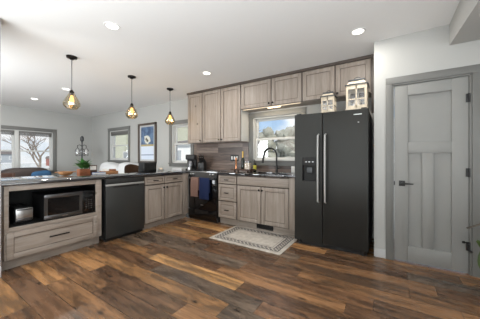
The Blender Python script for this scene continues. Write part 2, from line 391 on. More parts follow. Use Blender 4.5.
for z in (1.8, 1.04, .29):
    h = MB(); h.cyl((DX1-.014, -.016, z-.045), (DX1-.014, -.016, z+.045), .0085).box(DX1-.036, -.014, z-.043, DX1-.006, .004, z+.043, .001); hh = h.build('hinge', 'black', d)
    if z < .5:
        k = MB(); k.tube([(DX1-.014, -.02, z+.03), (DX1-.03, -.045, z+.045), (DX1-.06, -.06, z+.05)], .006, 8).cyl((DX1-.058, -.06, z+.05), (DX1-.072, -.064, z+.052), .012).cyl((DX1-.02, -.025, z-.03), (DX1-.0, -.05, z-.045), .01)
        k.build('hinge_stop', 'black', hh)

def window(name, label, u0, u1, z0, z1, loc, rz, units=1, blind=False, stool=True):
    """local: face -y into the room, wall face at y=0"""
    e = bpy.data.objects.new(name, None); COL.objects.link(e); e.location = loc; e.rotation_euler = (0, 0, math.radians(rz)); struct(e, label, 'window')
    a, b, p, q = u0+CW, u1-CW, z0+CW, z1-CW
    c = MB(); c.box(u0, -.022, z0, a, 0, z1, .003).box(b, -.022, z0, u1, 0, z1, .003).box(u0, -.024, q, u1, 0, z1, .003).box(u0, -.02, z0, u1, 0, p, .003)
    c.box(u0-.01, -.03, z1-.015, u1+.01, 0, z1+.004, .003)
    if stool: c.box(u0-.01, -.045, p-.022, u1+.01, .02, p, .004)
    c.build('window_casing', 'trim', e)
    j = MB(); j.box(a, 0, p, a+.018, T, q).box(b-.018, 0, p, b, T, q).box(a, 0, q-.018, b, T, q).box(a, 0, p, b, T, p+.018)
    wu = (b-a)/units
    for k in range(1, units): j.box(a+k*wu-.045, .03, p, a+k*wu+.045, T, q, .003)
    j.build('window_jamb', 'sash', e)
    for k in range(units):
        l = a+k*wu+(.018 if k == 0 else .045); r = a+(k+1)*wu-(.018 if k == units-1 else .045); zm = (p+q)/2+.0
        for nm, y, zz0, zz1 in (('upper_sash', .095, zm-.02, q-.018), ('lower_sash', .06, p+.018, zm+.02)):
            s = MB(); fw = .042
            s.box(l, y, zz0, l+fw, y+.03, zz1, .003).box(r-fw, y, zz0, r, y+.03, zz1, .003).box(l+fw, y, zz1-fw, r-fw, y+.03, zz1, .003).box(l+fw, y, zz0, r-fw, y+.03, zz0+fw, .003)
            so_ = s.build(nm, 'sash', e)
            MB().box(l+fw-.004, y+.012, zz0+fw-.004, r-fw+.004, y+.017, zz1-fw+.004).build('pane', 'glass', so_)
        if blind:
            s = MB(); s.box(l+.005, .012, q-.018-.05, r-.005, .05, q-.02, .006)
            for i in range(7): s.box(l+.01, .012, q-.075-.011*i, r-.01, .046, q-.068-.011*i, .002)
            s.build('raised_blind', 'blind', e)
    return e
window('window_1', 'gray-framed double-hung window on back wall above pale sofa', *WINS[0], (0, YB, 0), 0, blind=True)
window('window_2', 'gray-framed window partly hidden by the upper cabinets', *WINS[1], (0, YB, 0), 0)
window('window_3', 'double-hung window over the sink with tree view', *WINS[2], (0, YB, 0), 0)
window('window_4', 'wide two-part living room window above brown sofa', *LW[0], (XL, 0, 0), 90, units=3, blind=True)

# ------------------------------------------------------------------ cabinet builders
def front(mb, x0, z0, x1, z1, y=0, t=.02, st=.06, slab=False):
    """shaker front, face at y"""
    if slab or (z1-z0) < .17:
        s2 = min(st, .032)
        if slab: mb.box(x0, y, z0, x1, y+t, z1, .0025); return
        st = s2
    mb.box(x0+st-.005, y+.009, z0+st-.005, x1-st+.005, y+t-.001, z1-st+.005)
    mb.box(x0, y, z0, x0+st, y+t, z1, .0025).box(x1-st, y, z0, x1, y+t, z1, .0025)
    mb.box(x0+st, y, z0, x1-st, y+t, z0+st, .0025).box(x0+st, y, z1-st, x1-st, y+t, z1, .0025)
def knob(par, x, z, y=0):
    k = MB(); k.lathe([(.0075, 0), (.006, .012), (.015, .018), (.017, .025), (.012, .031), (0, .032)], mtx=Matrix.Translation((x, y, z)) @ Matrix.Rotation(PI/2, 4, 'X'), n=14)
    k.build('knob', 'knob', par)
def pull(par, x, z, ln=.11, y=0):
    k = MB(); k.cyl((x-ln*.4, y, z), (x-ln*.4, y-.03, z), .005, n=8).cyl((x+ln*.4, y, z), (x+ln*.4, y-.03, z), .005, n=8).box(x-ln/2, y-.038, z-.008, x+ln/2, y-.026, z+.008, .004)
    k.build('pull_handle', 'knob', par)
GAP = .008
def bead(par, x0, z0, x1, z1, st=.06, y=0, w_=.007):
    m = MB(); a, b, c_, e_ = x0+st, x1-st, z0+st, z1-st; q0, q1 = y+.004, y+.012
    m.box(a-.001, q0, c_, a+w_, q1, e_).box(b-w_, q0, c_, b+.001, q1, e_).box(a+w_, q0, c_-.001, b-w_, q1, c_+w_).box(a+w_, q0, e_-w_, b-w_, q1, e_+.001)
    m.build('panel_bead', 'bead', par)
def door(par, x0, z0, x1, z1, kx=None, kz=None):
    m = MB(); front(m, x0+GAP, z0, x1-GAP, z1); o = m.build('door', 'cab', par); bead(o, x0+GAP, z0, x1-GAP, z1)
    if kx is not None: knob(o, kx, kz)
    return o
def drawer(par, x0, z0, x1, z1, ln=.1, st=.045):
    m = MB(); front(m, x0+GAP, z0, x1-GAP, z1, st=st); o = m.build('drawer', 'cabx', par); bead(o, x0+GAP, z0, x1-GAP, z1, min(st, .032) if z1-z0 < .17 else st)
    if ln: pull(o, (x0+x1)/2, (z0+z1)/2, ln)
    return o
CT0, CT1 = .893, .93          # countertop underside / top
FY = 3.31                     # face of the doors on the back run
PX = -3.345                   # face of the peninsula doors
def carcass(w_, dep, z0, z1, par, toe=True, fm='frame'):
    b = MB(); b.box(0, .02, z0, w_, dep, z1)
    b.build('cabinet_box', fm, par)
    if toe: MB().box(0, .075, 0, w_, .09, z0).build('toe_kick', 'cabx', par)

# peninsula: microwave cabinet
W = .965
pc = thing('microwave_cabinet', 'peninsula base cabinet with open black niche over wide drawer', 'cabinet', (PX, .69, 0), 90)
f = MB(); f.box(0, 0, .115, .036, .02, CT0, .002).box(.89, 0, .115, W, .02, CT0, .002).box(.036, 0, .838, .89, .02, CT0, .002).box(.036, .0, .41, .89, .02, .452, .002).box(.036, 0.004, .115, .89, .02, .41)
f.build('face_frame', 'cabx', pc)
b = MB(); b.box(0, .02, .115, .018, .6, CT0).box(W-.018, .02, .115, W, .6, CT0).box(.018, .02, .115, W-.018, .6, .43).box(.018, .58, .43, W-.018, .6, CT0).box(.018, .02, .87, W-.018, .58, CT0)
b.build('cabinet_box', 'frame', pc)
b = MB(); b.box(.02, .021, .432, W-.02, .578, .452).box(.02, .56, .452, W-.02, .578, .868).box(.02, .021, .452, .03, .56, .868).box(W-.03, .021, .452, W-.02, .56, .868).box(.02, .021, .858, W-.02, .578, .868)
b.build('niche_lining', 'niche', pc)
m = MB(); front(m, .014, .125, .905, .405, y=-.02, st=.055); dr = m.build('drawer', 'cabx', pc); bead(dr, .014, .125, .905, .405, .055, -.02); pull(dr, .465, .278, .2, y=-.02)
MB().box(0, .075, 0, W, .09, .115).build('toe_kick', 'cabx', pc)
# dishwasher
dw = thing('dishwasher', 'dark slate dishwasher in the peninsula', 'dishwasher', (PX, 1.69, 0), 90); W = .625
MB().box(.01, .03, .03, W-.005, .6, CT0-.004).build('tub_body', 'black', dw)
p = MB(); p.box(.018, -.012, .05, W-.004, .03, .79, .004); p.build('door_panel', 'dw', dw)
p = MB(); p.box(.018, .012, .79, W-.004, .03, .83); p.box(.018, -.012, .828, W-.004, .03, .885, .004); p.build('control_strip', 'dw', dw)
MB().box(.014, -.016, .785, W-.002, .0, .812, .004).build('bar_handle', 'satin', dw)
MB().box(.12, -.0125, .755, W-.1, -.0115, .78).build('handle_recess', 'black', dw)
MB().box(.02, .03, 0, W-.004, .05, .05).build('kick_plate', 'black', dw)
# two-door peninsula cabinet + filler to the corner
c2 = thing('base_cabinet', 'gray wood base cabinet with two doors and two drawers right of dishwasher', 'cabinet', (PX, 2.325, 0), 90); W = .98
carcass(W, .6, .095, CT0, c2)
MB().box(.84, 0, .095, W, .02, CT0, .002).build('corner_filler', 'cab', c2)
for a, b_, kx in ((.006, .405, .375), (.405, .835, .437)):
    drawer(c2, a, .745, b_, .868, .09); door(c2, a, .108, b_, .725, kx, .672)
# range-side drawers and sink base
def base(name, label, x0, x1):
    return thing(name, label, 'cabinet', (x0, FY, 0), 0)
dbx = base('drawer_base_cabinet', 'gray wood cabinet with three stacked drawers beside range', -2.615, -2.2); W = .412
carcass(W, .6, .115, CT0, dbx)
for z0, z1 in ((.735, .87), (.43, .715), (.125, .41)): drawer(dbx, .008, z0, W-.004, z1, .085, .05)
sb = base('sink_base_cabinet', 'gray wood two-door cabinet under the sink', -2.2, -1.125); W = 1.075
b = MB(); b.box(0, .02, .115, .018, .6, CT0).box(W-.018, .02, .115, W, .6, CT0).box(.018, .02, .115, W-.018, .6, .133).box(.018, .58, .133, W-.018, .6, CT0).box(.018, .02, .133, W-.018, .035, CT0)
b.build('cabinet_box', 'frame', sb); MB().box(0, .075, 0, W, .09, .115).build('toe_kick', 'cabx', sb)
m = MB(); front(m, .008, .735, .935, .87, slab=True); m.build('false_front', 'cabx', sb)
door(sb, .004, .125, .466, .715, .438, .668); door(sb, .466, .125, .938, .715, .494, .668)
MB().box(.942, -.004, .115, W, .02, CT0, .002).build('end_panel', 'cab', sb)
v = thing('toe_kick_vent', 'black register grille in the toe kick under the sink cabinet', 'vent', (-1.7, FY+.074, .02))
m = MB(); m.box(-.15, -.006, .005, .15, 0, .085, .002); m.build('vent_plate', 'black', v)
m = MB()
for i in range(5): m.box(-.135, -.011, .016+i*.014, .135, -.006, .022+i*.014)
m.build('vent_slats', 'black', v)

# countertops
ct = thing('countertop', 'long dark granite worktop on the peninsula', 'countertop', (0, 0, 0))
MB().box(-4.25, .66, CT0, PX+.022, YB, CT1, .006).build('granite_slab', 'granite', ct)
ct = thing('countertop', 'dark granite worktop around the sink', 'countertop', (0, 0, 0))
sx0, sx1, sy0, sy1 = -2.02, -1.36, 3.40, 3.78; cx0, cx1, cy0 = -2.613, -1.127, 3.283
m = MB(); m.box(cx0, cy0, CT0, sx0, YB-.012, CT1, .004).box(sx1, cy0, CT0, cx1, YB-.012, CT1, .004).box(sx0, cy0, CT0, sx1, sy0, CT1, .004).box(sx0, sy1, CT0, sx1, YB-.012, CT1, .004)
m.build('granite_slab', 'granite', ct)
sk = thing('sink', 'black undermount basin below the window', 'sink', (0, 0, 0))
m = MB(); m.box(sx0-.01, sy0-.01, .69, sx1+.01, sy1+.01, .70).box(sx0-.01, sy0-.01, .70, sx0, sy1+.01, CT0).box(sx1, sy0-.01, .70, sx1+.01, sy1+.01, CT0).box(sx0, sy0-.01, .70, sx1, sy0, CT0).box(sx0, sy1, .70, sx1, sy1+.01, CT0)
m.build('basin', 'black', sk); MB().lathe([(.045, 0), (.045, .006), (.02, .008)], -1.69, 3.6, .70).build('drain', 'dsteel', sk)
# backsplash
bs = MB(); y0 = YB-.011; YE = YB-.001
bs.box(-3.79, y0, CT1+.0005, -2.33, YE, 1.503).box(-2.33, y0, CT1+.0005, -1.187, YE, 1.047)
tag(bs.build('backsplash', 'tile'), 'gray-brown wood-look tile backsplash behind range and sink', 'backsplash')

# upper cabinets
UY = 3.62
def upper(label, xs, z0, z1, kn):
    x0 = xs[0]; o = thing('upper_cabinet', label, 'cabinet', (x0, UY, 0)); w_ = xs[-1]-x0
    b = MB(); b.box(0, .02, z0, w_, YB-UY, z1); b.build('cabinet_box', 'cab' if len(xs) < 0 else 'frame', o)
    MB().box(.0, .021, z0-.004, w_, YB-UY, z0).build('bottom_panel', 'cab', o)
    for i in range(len(xs)-1): door(o, xs[i]-x0, z0+.006, xs[i+1]-x0, z1-.006, xs[i+kn[i][0]]-x0+kn[i][1], z0+.045)
    return o
ZU = 2.555
upper('tall single-door gray wood wall cabinet, leftmost of the row', (-3.695, -3.275), 1.505, ZU, [(1, -.04)])
u2 = upper('tall two-door gray wood wall cabinet left of the sink window', (-3.27, -2.79, -2.32), 1.505, ZU, [(1, -.035), (0, .035)])
MB().box(.95, .018, 1.505, .953, YB-UY-.001, ZU).build('lit_side_panel', 'sash', u2)  # pale facing: lamplight on this cabinet side put into the colour
u3 = upper('short two-door gray wood wall cabinet over the sink window', (-2.316, -1.70, -1.166), 2.085, ZU, [(1, -.035), (0, .035)])
MB().box(.5, .10, 2.072, .74, .13, 2.0805, .002).build('puck_light', 'led', u3)
MB().box(.03, .03, 2.070, 1.12, .05, 2.0805, .002).build('light_diffuser', 'led_dim', u3)
upper('short two-door gray wood wall cabinet over the refrigerator', (-1.162, -.67, -.205), 2.085, ZU, [(1, -.035), (0, .035)])
struct(MB().box(-.203, UY, 1.80, -.157, UY+.02, ZU).build('trim_2', 'frame'), 'dark filler strip right of the cabinets over refrigerator', 'trim')
m = MB(); m.prism([(UY-.008, ZU+.001), (UY-.014, ZC), (YB, ZC), (YB, ZU+.001)], -3.705, -.157, 'x')
struct(m.build('trim_1', 'crown'), 'dark brown crown strip along the top of the wall cabinets', 'trim')
l = area('under_cabinet_glow', (-1.70, UY+.10, 2.065), (math.radians(12), 0, 0), .9, .03, 3.0, (1, .85, .62)); l.parent = None

# ------------------------------------------------------------------ range
rg = thing('range', 'black electric range with front controls between cabinets', 'stove', (-3.32, 3.285, 0)); W = .70
MB().box(0, .03, .0, W, .63, .90).build('oven_body', 'black', rg)
m = MB(); m.box(0, -.004, .215, W, .03, .79, .005); od = m.build('oven_door', 'blackgloss', rg)
m = MB(); m.cyl((.04, -.045, .802), (W-.04, -.045, .802), .011).cyl((.07, -.045, .802), (.07, 0, .802), .008).cyl((W-.07, -.045, .802), (W-.07, 0, .802), .008); m.build('oven_handle', 'dsteel', rg)
MB().box(0, -.004, .03, W, .03, .205, .005).build('storage_drawer', 'blackgloss', rg)
m = MB(); m.prism([(-.012, .82), (.03, .82), (.08, .918), (.03, .918)], 0, W, 'x'); m.build('control_panel', 'black', rg)
for x in (.07, .14, .56, .63):
    m = MB(); m.cyl((x, .012, .872), (x, -.022, .886), .021, .018, 18).box(x-.004, -.03, .868, x+.004, -.018, .902, .001); m.build('control_knob', 'steel', rg)
MB().box(.0, .03, .90, W, .63, .93, .004).build('cooktop', 'blackgloss', rg)
MB().box(0, .022, .912, W, .034, .934, .002).build('front_edge_trim', 'steel', rg)
for x, y, r in ((.18, .19, .09), (.52, .19, .11), (.18, .47, .11), (.52, .47, .08)):
    MB().lathe([(r, 0), (r, .001), (r-.006, .001), (r-.006, 0)], x, y, .93, n=32, cap=False).build('burner_ring', 'dsteel', rg)
MB().box(.32, -.0055, .295, .38, -.004, .305).build('maker_badge', 'steel', rg)
def towel(label, mt, x0, x1, zb, ztop=.815):
    m = MB(); n = 14; bm = m.bm; prof = [(-.03, zb+.12), (-.03, ztop-.01), (-.038, ztop+.004), (-.045, ztop+.008), (-.054, ztop+.003), (-.06, ztop-.01), (-.062, (zb+ztop)/2), (-.06, zb)]
    rows = []
    for i in range(n+1):
        u = i/n; x = x0+(x1-x0)*u; row = []
        for j, (y, z) in enumerate(prof):
            wv = .005*math.sin(u*11)*(1 if j > 4 else .3)*min(1, (ztop-z)*6)
            row.append(bm.verts.new((x+.004*math.sin(z*9), y-abs(wv), z)))
        rows.append(row)
    for a, b in zip(rows, rows[1:]):
        for j in range(len(prof)-1): bm.faces.new((a[j], b[j], b[j+1], a[j+1]))
    g = bmesh.ops.solidify(bm, geom=bm.faces[:], thickness=.006)
    o = m.build('dish_towel', mt); o.location = (0, 3.285, 0); tag(o, label, 'towel', None)
towel('dusty pink dish towel hanging on the oven handle', 'pink', -3.205, -3.01, .455)
towel('navy blue dish towel hanging on the oven handle', 'navy', -2.985, -2.745, .425)

# ------------------------------------------------------------------ refrigerator
fr = thing('refrigerator', 'black stainless side-by-side refrigerator with water dispenser', 'refrigerator', (-1.112, 3.14, 0)); W = .905
MB().box(.006, .075, .04, W-.006, .77, 1.785, .006).build('fridge_body', 'fridgeside', fr)
xs = .372
fd = MB(); dx0, dx1, dz0, dz1 = .103, .296, .868, 1.198
fd.box(0, 0, .06, dx0, .07, 1.785).box(dx1, 0, .06, xs-.004, .07, 1.785).box(dx0, 0, .06, dx1, .07, dz0).box(dx0, 0, dz1, dx1, .07, 1.785)
fdo = fd.build('freezer_door', 'fridge', fr)
m = MB(); m.box(dx0, .05, dz0, dx1, .069, dz1).box(dx0, .006, 1.09, dx1, .05, dz1).box(dx0, .002, dz0, dx0+.008, .05, dz1).box(dx1-.008, .002, dz0, dx1, .05, dz1).box(dx0, .002, dz0, dx1, .05, dz0+.012)
dsp = m.build('water_dispenser', 'niche', fdo)
MB().box(dx0+.06, .02, .98, dx1-.06, .035, 1.06, .004).build('dispenser_paddle', 'zinc', dsp)
for i in range(3): MB().box(dx0+.045+i*.045, .004, 1.13, dx0+.065+i*.045, .006, 1.14).build('display_mark', 'steel', dsp)
fz = MB(); fz.box(xs+.004, 0, .06, W, .07, 1.785, .008, 3); fzo = fz.build('fridge_door', 'fridge', fr)
for par, x in ((fdo, xs-.045), (fzo, xs+.045)):
    m = MB(); m.tube([(x, 0, 1.5), (x, -.045, 1.48), (x, -.055, 1.3), (x, -.058, 1.05), (x, -.055, .8), (x, -.045, .62), (x, 0, .6)], [.010, .012, .012, .012, .012, .012, .010], 10)
    m.build('door_handle', 'satin', par)
MB().box(.745, -.003, 1.716, .835, 0, 1.727, .001).build('maker_badge', 'steel', fzo)
MB().box(.79, -.002, 1.62, .806, 0, 1.628, .0008).build('maker_mark', 'steel', fzo)
m = MB(); m.box(.02, .05, 0, W-.02, .12, .055); m.build('base_grille', 'black', fr)
for x in (.06, W-.06): MB().cyl((x, .04, 0), (x, .04, .05), .022).build('foot', 'black', fr)
for x in (.05, W-.05): MB().box(x-.03, .012, 1.785, x+.03, .045, 1.80, .004).build('hinge_cap', 'black', fr)

# lanterns on the fridge
def lantern(label, x, y, wd_, dp, hh):
    o = thing('lantern', label, 'lantern', (x, y, 1.7855), 0, None); a, b = wd_/2, dp/2; p_ = wd_*.11
    m = MB(); m.box(-a-.008, -b-.008, 0, a+.008, b+.008, .022, .003); m.build('base', 'lwhite', o)
    m = MB()
    for sx in (-1, 1):
        for sy in (-1, 1): m.box(sx*a-(p_ if sx > 0 else 0), sy*b-(p_ if sy > 0 else 0), .022, sx*a+(0 if sx > 0 else p_), sy*b+(0 if sy > 0 else p_), hh, .002)
    for sy in (-1, 1):
        y0_ = sy*b-(.012 if sy > 0 else 0); y1_ = y0_+.012
        m.box(-a+p_, y0_, .022, a-p_, y1_, .022+hh*.12).box(-a+p_, y0_, hh-.05, a-p_, y1_, hh).box(-.007, y0_, .022, .007, y1_, hh).box(-a+p_, y0_, hh*.42, a-p_, y1_, hh*.42+.014)
    for sx in (-1, 1):
        x0_ = sx*a-(.012 if sx > 0 else 0); x1_ = x0_+.012
        m.box(x0_, -b+p_, .022, x1_, b-p_, .022+hh*.12).box(x0_, -b+p_, hh-.05, x1_, b-p_, hh).box(x0_, -.007, .022, x1_, .007, hh).box(x0_, -b+p_, hh*.42, x1_, b-p_, hh*.42+.014)
    m.build('window_frame', 'lwhite', o)
    m = MB(); m.box(-a-.012, -b-.012, hh, a+.012, b+.012, hh+.014, .002)
    top = MB(); top.lathe([((a-.004)*1.414, 0), (a*.72*1.414, hh*.14), (0, hh*.145)], 0, 0, hh+.014, 4, Matrix.Rotation(PI/4, 4, 'Z')); capm = MB(); capm.box(-a*.8, -a*.8, hh*1.14+.014, a*.8, a*.8, hh*1.14+.034, .003); capm.build('roof_cap', 'zinc', o)
    m.build('eave', 'zinc', o); top.build('tapered_roof', 'lwhite', o, flat=True)
    r = wd_*.2; MB().tube([(r*math.cos(t*PI/8), 0, hh*1.14+.034+r*math.sin(t*PI/8)) for t in range(9)], .004, 6).build('ring_handle', 'zinc', o)
    MB().cyl((0, 0, .022), (0, 0, hh*.45), wd_*.17, n=20).build('candle', 'candle', o)
    for yy in (-b+.004, b-.006): MB().box(-a+p_, yy, .03, a-p_, yy+.002, hh-.03).build('glass_pane', 'cglass', o)
    return o
lantern('small white wooden lantern on top of refrigerator, left one', -.69, 3.30, .165, .165, .22)
lantern('tall white wooden lantern on top of refrigerator, near the wall', -.345, 3.32, .235, .235, .315)

# ------------------------------------------------------------------ sink area
fa = thing('faucet', 'tall black gooseneck faucet behind the sink', 'faucet', (-1.69, 3.83, CT1))
MB().lathe([(.03, 0), (.03, .008), (.022, .02), (.019, .06), (.018, .13)], n=18).build('base', 'black', fa)
pts = [(0, 0, .12), (0, 0, .27)] + [(-.075+.075*math.cos(t*PI/9), -.1+.1*math.cos(t*PI/9), .30+.13*math.sin(t*PI/9)) for t in range(0, 10)] + [(-.158, -.212, .25)]
MB().tube(pts, .0145, 12).build('gooseneck_spout', 'black', fa)
MB().cyl((-.158, -.212, .255), (-.168, -.224, .17), .017, .02, 14).build('spray_head', 'black', fa)
MB().cyl((.015, 0, .07), (.05, -.01, .075), .012).tube([(.045, -.01, .075), (.1, -.03, .1)], [.007, .005], 8).build('lever', 'black', fa)
ty, tx = 3.62, -2.27
tr = thing('footed_tray', 'dark wood footed tray left of the sink', 'tray', (tx, ty, CT1))
m = MB(); m.box(-.21, -.1, .03, .21, .1, .045, .005).box(-.21, -.1, .045, .21, -.09, .056, .003).box(-.21, .09, .045, .21, .1, .056, .003).box(-.21, -.09, .045, -.2, .09, .056, .003).box(.2, -.09, .045, .21, .09, .056, .003); m.build('tray_top', 'dwood', tr)
for x in (-.14, .14):
    for y in (-.06, .06): MB().lathe([(.014, 0), (.02, .015), (.012, .03)], x, y).build('foot', 'dwood', tr)
TZ = CT1+.0452
o = MB().lathe([(.045, 0), (.045, .008), (.02, .012), (.018, .16), (.022, .17), (.022, .21), (.018, .215)], -2.42, ty, TZ, 18).build('pepper_mill', 'copper'); tag(center(o), 'slim copper pepper mill on the footed tray', 'mill')
bt = thing('bottle', 'dark bottle with gold neck on the footed tray', 'bottle', (-2.295, ty+.04, TZ))
MB().lathe([(.034, 0), (.036, .01), (.036, .16), (.03, .19), (.015, .22)], n=18).build('bottle_body', 'bottle', bt); MB().lathe([(.014, .221), (.013, .31), (.016, .312), (.016, .335), (.012, .338)], n=16).build('gold_neck', 'gold', bt)
cn = thing('candle', 'large cream candle in glass jar on the footed tray', 'candle', (-2.155, ty-.02, TZ))
MB().lathe([(.062, .004), (.062, .115), (.056, .12), (0.0, .121)], n=24).build('wax', 'candle', cn); MB().lathe([(.066, 0), (.066, .15), (.0635, .15), (.0635, .003)], n=24).build('glass_jar', 'cglass', cn)
sp_ = thing('soap_bottle', 'dark soap bottle with yellow label beside the window casing', 'bottle', (-2.135, 3.83, CT1))
MB().lathe([(.028, 0), (.03, .01), (.03, .14), (.012, .165), (.012, .19)], n=16).build('bottle_body', 'bottle', sp_)
MB().lathe([(.0305, .03), (.0312, .031), (.0312, .12), (.0305, .121)], n=16).build('label', 'yellow', sp_)
MB().cyl((0, 0, .19), (0, 0, .225), .007).tube([(0, 0, .222), (-.02, -.02, .224), (-.035, -.03, .214)], .006, 6).build('pump', 'black', sp_)
sw = thing('switch_plate', 'black switch plate with white toggles on the tile backsplash', 'switch', (-2.655, YB-.011, 1.187))
MB().box(-.1, -.006, -.062, .1, 0, .062, .003).build('plate', 'black', sw)
for x in (-.062, 0, .062): MB().box(x-.017, -.011, -.034, x+.017, -.006, .034, .002).build('rocker', 'white', sw)
ou = thing('outlet', 'white wall outlet beside the refrigerator', 'outlet', (-1.415, YB-.011, .987)); MB().box(-.035, -.006, -.055, .035, 0, .055, .003).build('plate', 'white', ou)
for z in (-.022, .022): MB().box(-.014, -.008, z-.014, .014, -.006, z+.014, .002).build('socket', 'paper', ou)

# corner appliances
cm = thing('coffee_maker', 'black coffee maker with steel carafe in the counter corner', 'coffee maker', (-3.62, 3.66, CT1), 32)
MB().box(-.1, -.13, 0, .1, .13, .03, .01).build('base', 'black', cm)
m = MB(); m.box(-.1, .03, .03, .1, .13, .24, .012).box(-.1, -.12, .22, .1, .13, .33, .02, 3); m.build('housing', 'black', cm)
ca = MB().lathe([(.055, .032), (.075, .06), (.072, .13), (.05, .175), (.052, .19), (.04, .2)], 0, -.045, 0, 22).build('carafe', 'dsteel', cm)
MB().tube([(.06, -.075, .17), (.1, -.1, .165), (.11, -.105, .11), (.072, -.08, .08)], .009, 8).build('carafe_handle', 'black', ca)
kb = thing('knife_block', 'black knife block with dark-handled knives beside the coffee maker', 'knife block', (-3.37, 3.74, CT1+.0015), 20)
m = MB(); m.prism([(-.09, 0), (.08, 0), (.08, .12), (.0, .235), (-.09, .15)], -.06, .06, 'x'); m.build('block', 'black', kb)
for i in range(3):
    for j in range(2):
        p0 = Vector((-.035+.035*i, -.05+.045*j, .185+.03*j)); dv = Vector((0, -.55, .83)).normalized()
        k = MB(); k.box(-.008, -.011, 0, .008, .011, .095+.02*j, .004, mtx=Matrix.Translation(p0) @ dv.to_track_quat('Z', 'Y').to_matrix().to_4x4()); kk = k.build('knife_handle', 'black', kb)
        k = MB(); k.cyl(p0+dv*(.096+.02*j), p0+dv*(.102+.02*j), .009, n=10); k.build('end_cap', 'steel', kk)
jar = thing('canister', 'small steel canister at the counter corner left of range', 'canister', (-3.41, 3.40, CT1))
MB().lathe([(.04, 0), (.042, .004), (.042, .055), (.04, .06)], n=20).build('body', 'steel', jar); MB().lathe([(.043, .06), (.043, .07), (.01, .076), (.01, .088), (.0, .09)], n=20).build('lid', 'steel', jar)

# ------------------------------------------------------------------ peninsula niche
mw = thing('microwave', 'black and steel microwave in the peninsula niche', 'microwave', (PX-.03, 1.03, .4525), 90); W = .545; H = .30
MB().box(0, .012, .012, W, .40, H, .006).build('case', 'black', mw)
m = MB(); fw = .035
m.box(0, 0, .012, .40, .012, .055, .002).box(0, 0, H-.045, .40, .012, H, .002).box(0, 0, .055, fw, .012, H-.045).box(.365, 0, .055, .40, .012, H-.045); md = m.build('door', 'dsteel', mw)
MB().box(fw, .003, .055, .365, .011, H-.045).build('door_glass', 'blackgloss', md)
MB().box(.402, 0, .012, W, .012, H, .002).build('control_panel', 'blackgloss', mw)
m = MB()
for r in range(5):
    for c_ in range(3): m.box(.435+c_*.03, -.002, .06+r*.028, .455+c_*.03, 0, .074+r*.028)
m.build('keypad', 'dsteel', mw)
MB().box(.43, -.002, .225, .525, 0, .25).build('clock_display', 'niche', mw)
MB().box(.18, -.002, .026, .24, 0, .034).build('maker_badge', 'steel', mw)
for x in (.04, W-.04):
    for y in (.04, .36): MB().cyl((x, y, 0), (x, y, .012), .012, n=10).build('foot', 'black', mw)
to = thing('toaster', 'steel and black toaster at the left of the niche', 'toaster', (PX-.10, .79, .4525), 90); W = .165
m = MB(); m.box(0, .012, .0, W, .29, .185, .02, 3); m.build('body', 'black', to)
MB().box(.012, 0, .03, W-.004, .02, .17, .008).build('front_panel', 'steel', to)
MB().box(.02, -.004, .035, W-.012, .001, .062, .003).build('crumb_tray', 'dsteel', to)
m = MB(); m.box(.035, .06, .1845, .065, .25, .187).box(.1, .06, .1845, .13, .25, .187); m.build('bread_slots', 'niche', to)
MB().box(.02, -.006, .15, W-.012, .001, .165, .003).build('lever', 'dsteel', to)

# ------------------------------------------------------------------ peninsula top
bb = thing('bread_box', 'black rectangular bread box on the peninsula counter', 'box', (-3.9, 2.77, CT1), 90)
m = MB(); m.box(-.13, -.09, 0, -.025, .09, .172, .008).box(-.025, -.09, 0, .14, .09, .172, .008); m.build('body', 'black', bb)
MB().box(-.12, -.092, .03, -.03, -.09, .15).build('left_front', 'niche', bb); MB().box(-.015, -.092, .03, .13, -.09, .15).build('right_front', 'niche', bb)
di = thing('small_dish', 'small white dish holding cream candle right of bread box', 'dish', (-3.86, 3.05, CT1))
MB().lathe([(.04, 0), (.06, .02), (.065, .03), (.06, .03), (.036, .006)], n=22).build('saucer', 'white', di); MB().lathe([(.035, .008), (.035, .06), (.0, .062)], n=18).build('candle', 'candle', di)
np_ = MB().box(-.11, -.06, 0, .11, .06, .03, .008).box(-.1, -.055, .03, .1, .055, .055, .01).build('folded_cloth', 'wsofa'); np_.location = (-3.62, 3.28, CT1); np_.rotation_euler = (0, 0, .4); tag(np_, 'folded white cloth on peninsula corner near the window', 'cloth')
pb = thing('planter_box', 'wooden planter box with small green plant on the peninsula', 'planter', (-4.06, 1.735, CT1), 90)
m = MB(); m.box(-.075, -.05, 0, .075, .05, .01).box(-.075, -.05, .01, .075, -.04, .085, .002).box(-.075, .04, .01, .075, .05, .085, .002).box(-.075, -.04, .01, -.065, .04, .085, .002).box(.065, -.04, .01, .075, .04, .085, .002); m.build('box', 'rwood', pb)
MB().box(-.065, -.04, .01, .065, .04, .075).build('soil', 'soil', pb)
def leaf(m, base, tip, wd_, up=Vector((0, 0, 1)), bend=.3, n=6):
    base = Vector(base); tip = Vector(tip); d_ = tip-base; side = d_.cross(up); side = side.normalized() if side.length > 1e-4 else Vector((1, 0, 0)); bm = m.bm; L_ = []; C_ = []; R_ = []
    nrm = side.cross(d_).normalized()
    for i in range(n+1):
        t = i/n; w_ = wd_*math.sin(PI*min(.97, max(.04, t)))**.8; c_ = base+d_*t+nrm*bend*d_.length*math.sin(PI*t)*.5
        L_.append(bm.verts.new(c_+side*w_/2+nrm*w_*.12)); C_.append(bm.verts.new(c_)); R_.append(bm.verts.new(c_-side*w_/2+nrm*w_*.12))
    for i in range(n):
        bm.faces.new((L_[i], C_[i], C_[i+1], L_[i+1])); bm.faces.new((C_[i], R_[i], R_[i+1], C_[i+1]))
m = MB()
for i in range(44):
    a = random.uniform(0, 2*PI); e = random.uniform(.1, 1.1); ln = random.uniform(.09, .18); b0 = Vector((random.uniform(-.04, .06), random.uniform(-.03, .03), .08+random.uniform(0, .05)))
    leaf(m, b0, b0+Vector((math.cos(a)*math.cos(e), math.sin(a)*math.cos(e), math.sin(e)))*ln, .05)
m.build('foliage', 'leaf', pb)
